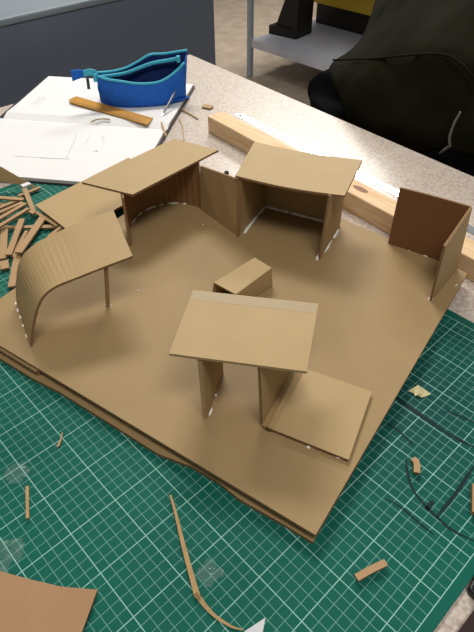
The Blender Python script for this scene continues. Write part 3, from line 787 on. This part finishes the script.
# cast iron angle plate
ap_ = empty('angle_plate', tuple(at(290, 36, -57)))
z0 = -57
c0_ = at(268.5, 33.5, z0); c1_ = at(296, 40, z0); d_ = (c1_-c0_); Ld = d_.length; d_.normalize(); q_ = Vector((-d_.y, d_.x, 0))
def pr(bm, pts, th, dirv):
    a = [bm.verts.new(p_) for p_ in pts]; b = [bm.verts.new(p_+dirv*th) for p_ in pts]
    quadf(bm, a); quadf(bm, b[::-1])
    for i in range(len(a)): j = (i+1) % len(a); quadf(bm, [a[i], b[i], b[j], a[j]])
bm = NB(); g0 = Vector((c0_.x, c0_.y, z0))
pr(bm, [g0, g0+d_*Ld, g0+d_*Ld+Vector((0, 0, 5)), g0+Vector((0, 0, 5))], 17, q_)
b1_ = bevel(link('base_plate', bm, M['iron']), .4)
bm = NB(); u0 = g0+d_*(Ld-4)+Vector((0, 0, 5))
pr(bm, [u0, u0+d_*4, u0+d_*4+Vector((0, 0, 34)), u0+Vector((0, 0, 34))], 17, q_); b2_ = bevel(link('upright_plate', bm, M['iron']), .4)
gs = []
for k in (2, 12):
    bm = NB(); h0 = g0+q_*k+Vector((0, 0, 5)); pr(bm, [h0+d_*4, h0+d_*(Ld-4), h0+d_*(Ld-4)+Vector((0, 0, 32))], 2.4, q_); gs.append(link('gusset', bm, M['iron']))
adopt(ap_, b1_, b2_, *gs); tag(ap_, 'black cast iron angle plate standing on the workbench shelf', 'angle plate')
# yellow tray at the back
yt = []
bm = NB(); v0 = aty(318, 1, 300); v1 = aty(376, 10, 300)
box(bm, (-232, 296, -44.5), (-180, 330, -30)); o = bevel(link('yellow_crate', bm, M['yellow']), .6)
tr = empty('yellow_storage_tray', (-206, 310, -57)); 
bm = NB()
box(bm, (-230, 300, -57), (-184, 328, -44.6))  # dark solid added in place of the shaded gap below the tray
o2 = link('gap_shade_block', bm, M['iron']); o.name = 'tray_body'; adopt(tr, o, o2)
tag(tr, 'yellow tray over an added dark block for the shaded gap, at the back of the workbench shelf', 'tray')

# ------------------------------------------------------------------ stool, black bag, coat
st = empty('stool', (-30, 116, -79))
bm = NB(); box(bm, (-62, 99, -40), (10, 140, -37)); k1 = bevel(link('seat', bm, M['darkwood']), .6); kk = [k1]
for x, y in ((-58, 103), (6, 103), (-58, 136), (6, 136)):
    bm = NB(); box(bm, (x-2, y-2, -79), (x+2, y+2, -40)); kk.append(link('leg', bm, M['darkwood']))
adopt(st, *kk); tag(st, 'dark stool beneath the black bag and the olive coat', 'stool')
def cushion(rows, back, name, m, amp=.8, sub=5, freq=.12):
    """rows of front points -> a closed fabric volume with folds"""
    bm = NB(); G_ = []
    R_ = [catmull(r_, sub) for r_ in rows]
    cols = len(R_[0]); full = []
    T_ = [catmull([R_[j][i] for j in range(len(R_))], sub) for i in range(cols)]
    nr_ = len(T_[0])
    front = [[None]*cols for _ in range(nr_)]; rear = [[None]*cols for _ in range(nr_)]
    for i in range(cols):
        for j in range(nr_):
            q = T_[i][j]; nz = noise.noise(Vector((q.x*freq, q.z*freq*.5, 3)))+.5*noise.noise(Vector((q.x*freq*3, q.z*freq*1.3, 9)))
            edge_ = min(1, min(i, cols-1-i)/3, min(j, nr_-1-j)/3)
            front[j][i] = bm.verts.new(q-Vector((0, amp*nz*edge_+amp*.6*edge_, 0)))
            rear[j][i] = bm.verts.new(q+back*(.25+.75*edge_))
    for j in range(nr_-1):
        for i in range(cols-1):
            quadf(bm, [front[j][i], front[j][i+1], front[j+1][i+1], front[j+1][i]])
            quadf(bm, [rear[j][i+1], rear[j][i], rear[j+1][i], rear[j+1][i+1]])
    for i in range(cols-1):
        quadf(bm, [front[0][i+1], front[0][i], rear[0][i], rear[0][i+1]]); quadf(bm, [front[-1][i], front[-1][i+1], rear[-1][i+1], rear[-1][i]])
    for j in range(nr_-1):
        quadf(bm, [front[j][0], front[j+1][0], rear[j+1][0], rear[j][0]]); quadf(bm, [front[j+1][-1], front[j][-1], rear[j][-1], rear[j+1][-1]])
    return link(name, bm, m, smooth=True)
# black bag behind the table edge
rows = [
 [Vector((-59, 97, -36.2)), Vector((-45, 96, -36.2)), Vector((-25, 96, -36.2)), Vector((-5, 95, -36.2)), Vector((9, 95, -36))],
 [Vector((-63, 96.5, -20)), Vector((-45, 94.5, -18)), Vector((-25, 94, -18)), Vector((-5, 93.5, -18)), Vector((12, 93, -18))],
 [aty(311, 112, 95), aty(335, 124, 92.5), aty(400, 158, 92), aty(474, 185, 90), aty(560, 210, 89)],
 [aty(307.5, 92, 98), aty(330, 95, 100), aty(390, 125, 103), aty(474, 145, 103), aty(560, 160, 103)],
 [aty(309.5, 81, 100), aty(328, 73, 103), aty(390, 105, 106), aty(474, 115, 106), aty(560, 125, 106)],
]
bg = empty('black_bag', (-28, 116, -37))
bb_ = cushion(rows, Vector((0, 25, .5)), 'bag_body', M['bag'], .7)
bm = NB(); tube(bm, [aty(440, 153, 89.2), aty(445, 149.5, 89.2), aty(449, 146.5, 89.2)], [.35, .55, .4], 8, True, .6)
zp = link('zip_puller', bm, M['zip'])
bm = NB(); cz = catmull([aty(450, 146, 89.2), aty(449.5, 138, 89.4), aty(451.5, 131, 89.6), aty(455, 122, 89.8), aty(460, 113, 90)], 8)
for i, q in enumerate(cz):
    if i % 2 == 0: bmesh.ops.create_uvsphere(bm, u_segments=6, v_segments=4, radius=.3, matrix=Matrix.Translation(q))
cz_ = link('zip_teeth', bm, M['zip'])
adopt(bg, bb_)
tag(bg, 'black nylon bag under the olive coat, just beyond the table edge', 'bag')
# coat draped over it
rows = [
 [aty(347, 122, 91.5), aty(362, 136, 91.2), aty(385, 147, 91), aty(412, 153, 90.8), aty(441, 151, 91), aty(480, 160, 92.5), aty(560, 175, 93)],
 [aty(339, 98, 92.5), aty(364, 112, 90.6), aty(392, 122, 90.2), aty(422, 126, 90.4), aty(452, 122, 91.5), aty(490, 120, 94), aty(560, 135, 95)],
 [aty(329, 74, 96), aty(360, 80, 93), aty(392, 86, 92), aty(425, 88, 92), aty(456, 86, 93), aty(495, 86, 97), aty(560, 95, 98)],
 [aty(333, 62, 102), aty(363, 60, 97), aty(395, 57.5, 95), aty(428, 55, 94), aty(456, 57, 95), aty(500, 62, 98), aty(560, 75, 100)],
 [aty(350, 50, 108), aty(375, 38, 103), aty(405, 30, 101), aty(435, 28, 100), aty(465, 30, 101), aty(510, 36, 104), aty(560, 45, 105)],
 [aty(361, 38, 114), aty(385, 15, 110), aty(410, 5, 108), aty(440, 0, 108), aty(470, 0, 108), aty(515, 3, 110), aty(560, 10, 112)],
 [aty(369, 20, 122), aty(392, -10, 118), aty(415, -22, 117), aty(445, -28, 116), aty(475, -26, 117), aty(518, -20, 119), aty(560, -12, 120)],
 [aty(376, -2, 134), aty(398, -26, 132), aty(425, -38, 131), aty(455, -44, 130), aty(485, -40, 131), aty(520, -34, 132), aty(560, -28, 133)],
]
co = empty('olive_coat', (-28, 120, -5))
cb_ = cushion(rows, Vector((0, 6, -2)), 'coat_body', M['coat'], 1.5, freq=.17)
bm = NB(); sm = catmull([aty(333, 60, 99), aty(350, 59.5, 96.5), aty(380, 58, 94), aty(405, 55.5, 92.6), aty(430, 54, 92.2), aty(448, 56, 92.8), aty(460, 63, 92.6), aty(470, 73, 92.4), aty(480, 88, 92.8)], 6)
tube(bm, sm, .24, 6); se = link('shoulder_seam', bm, M['coat'], smooth=True)
adopt(co, cb_, se, zp, cz_)
tag(co, 'dark olive coat draped in a heap beyond the table edge', 'coat')
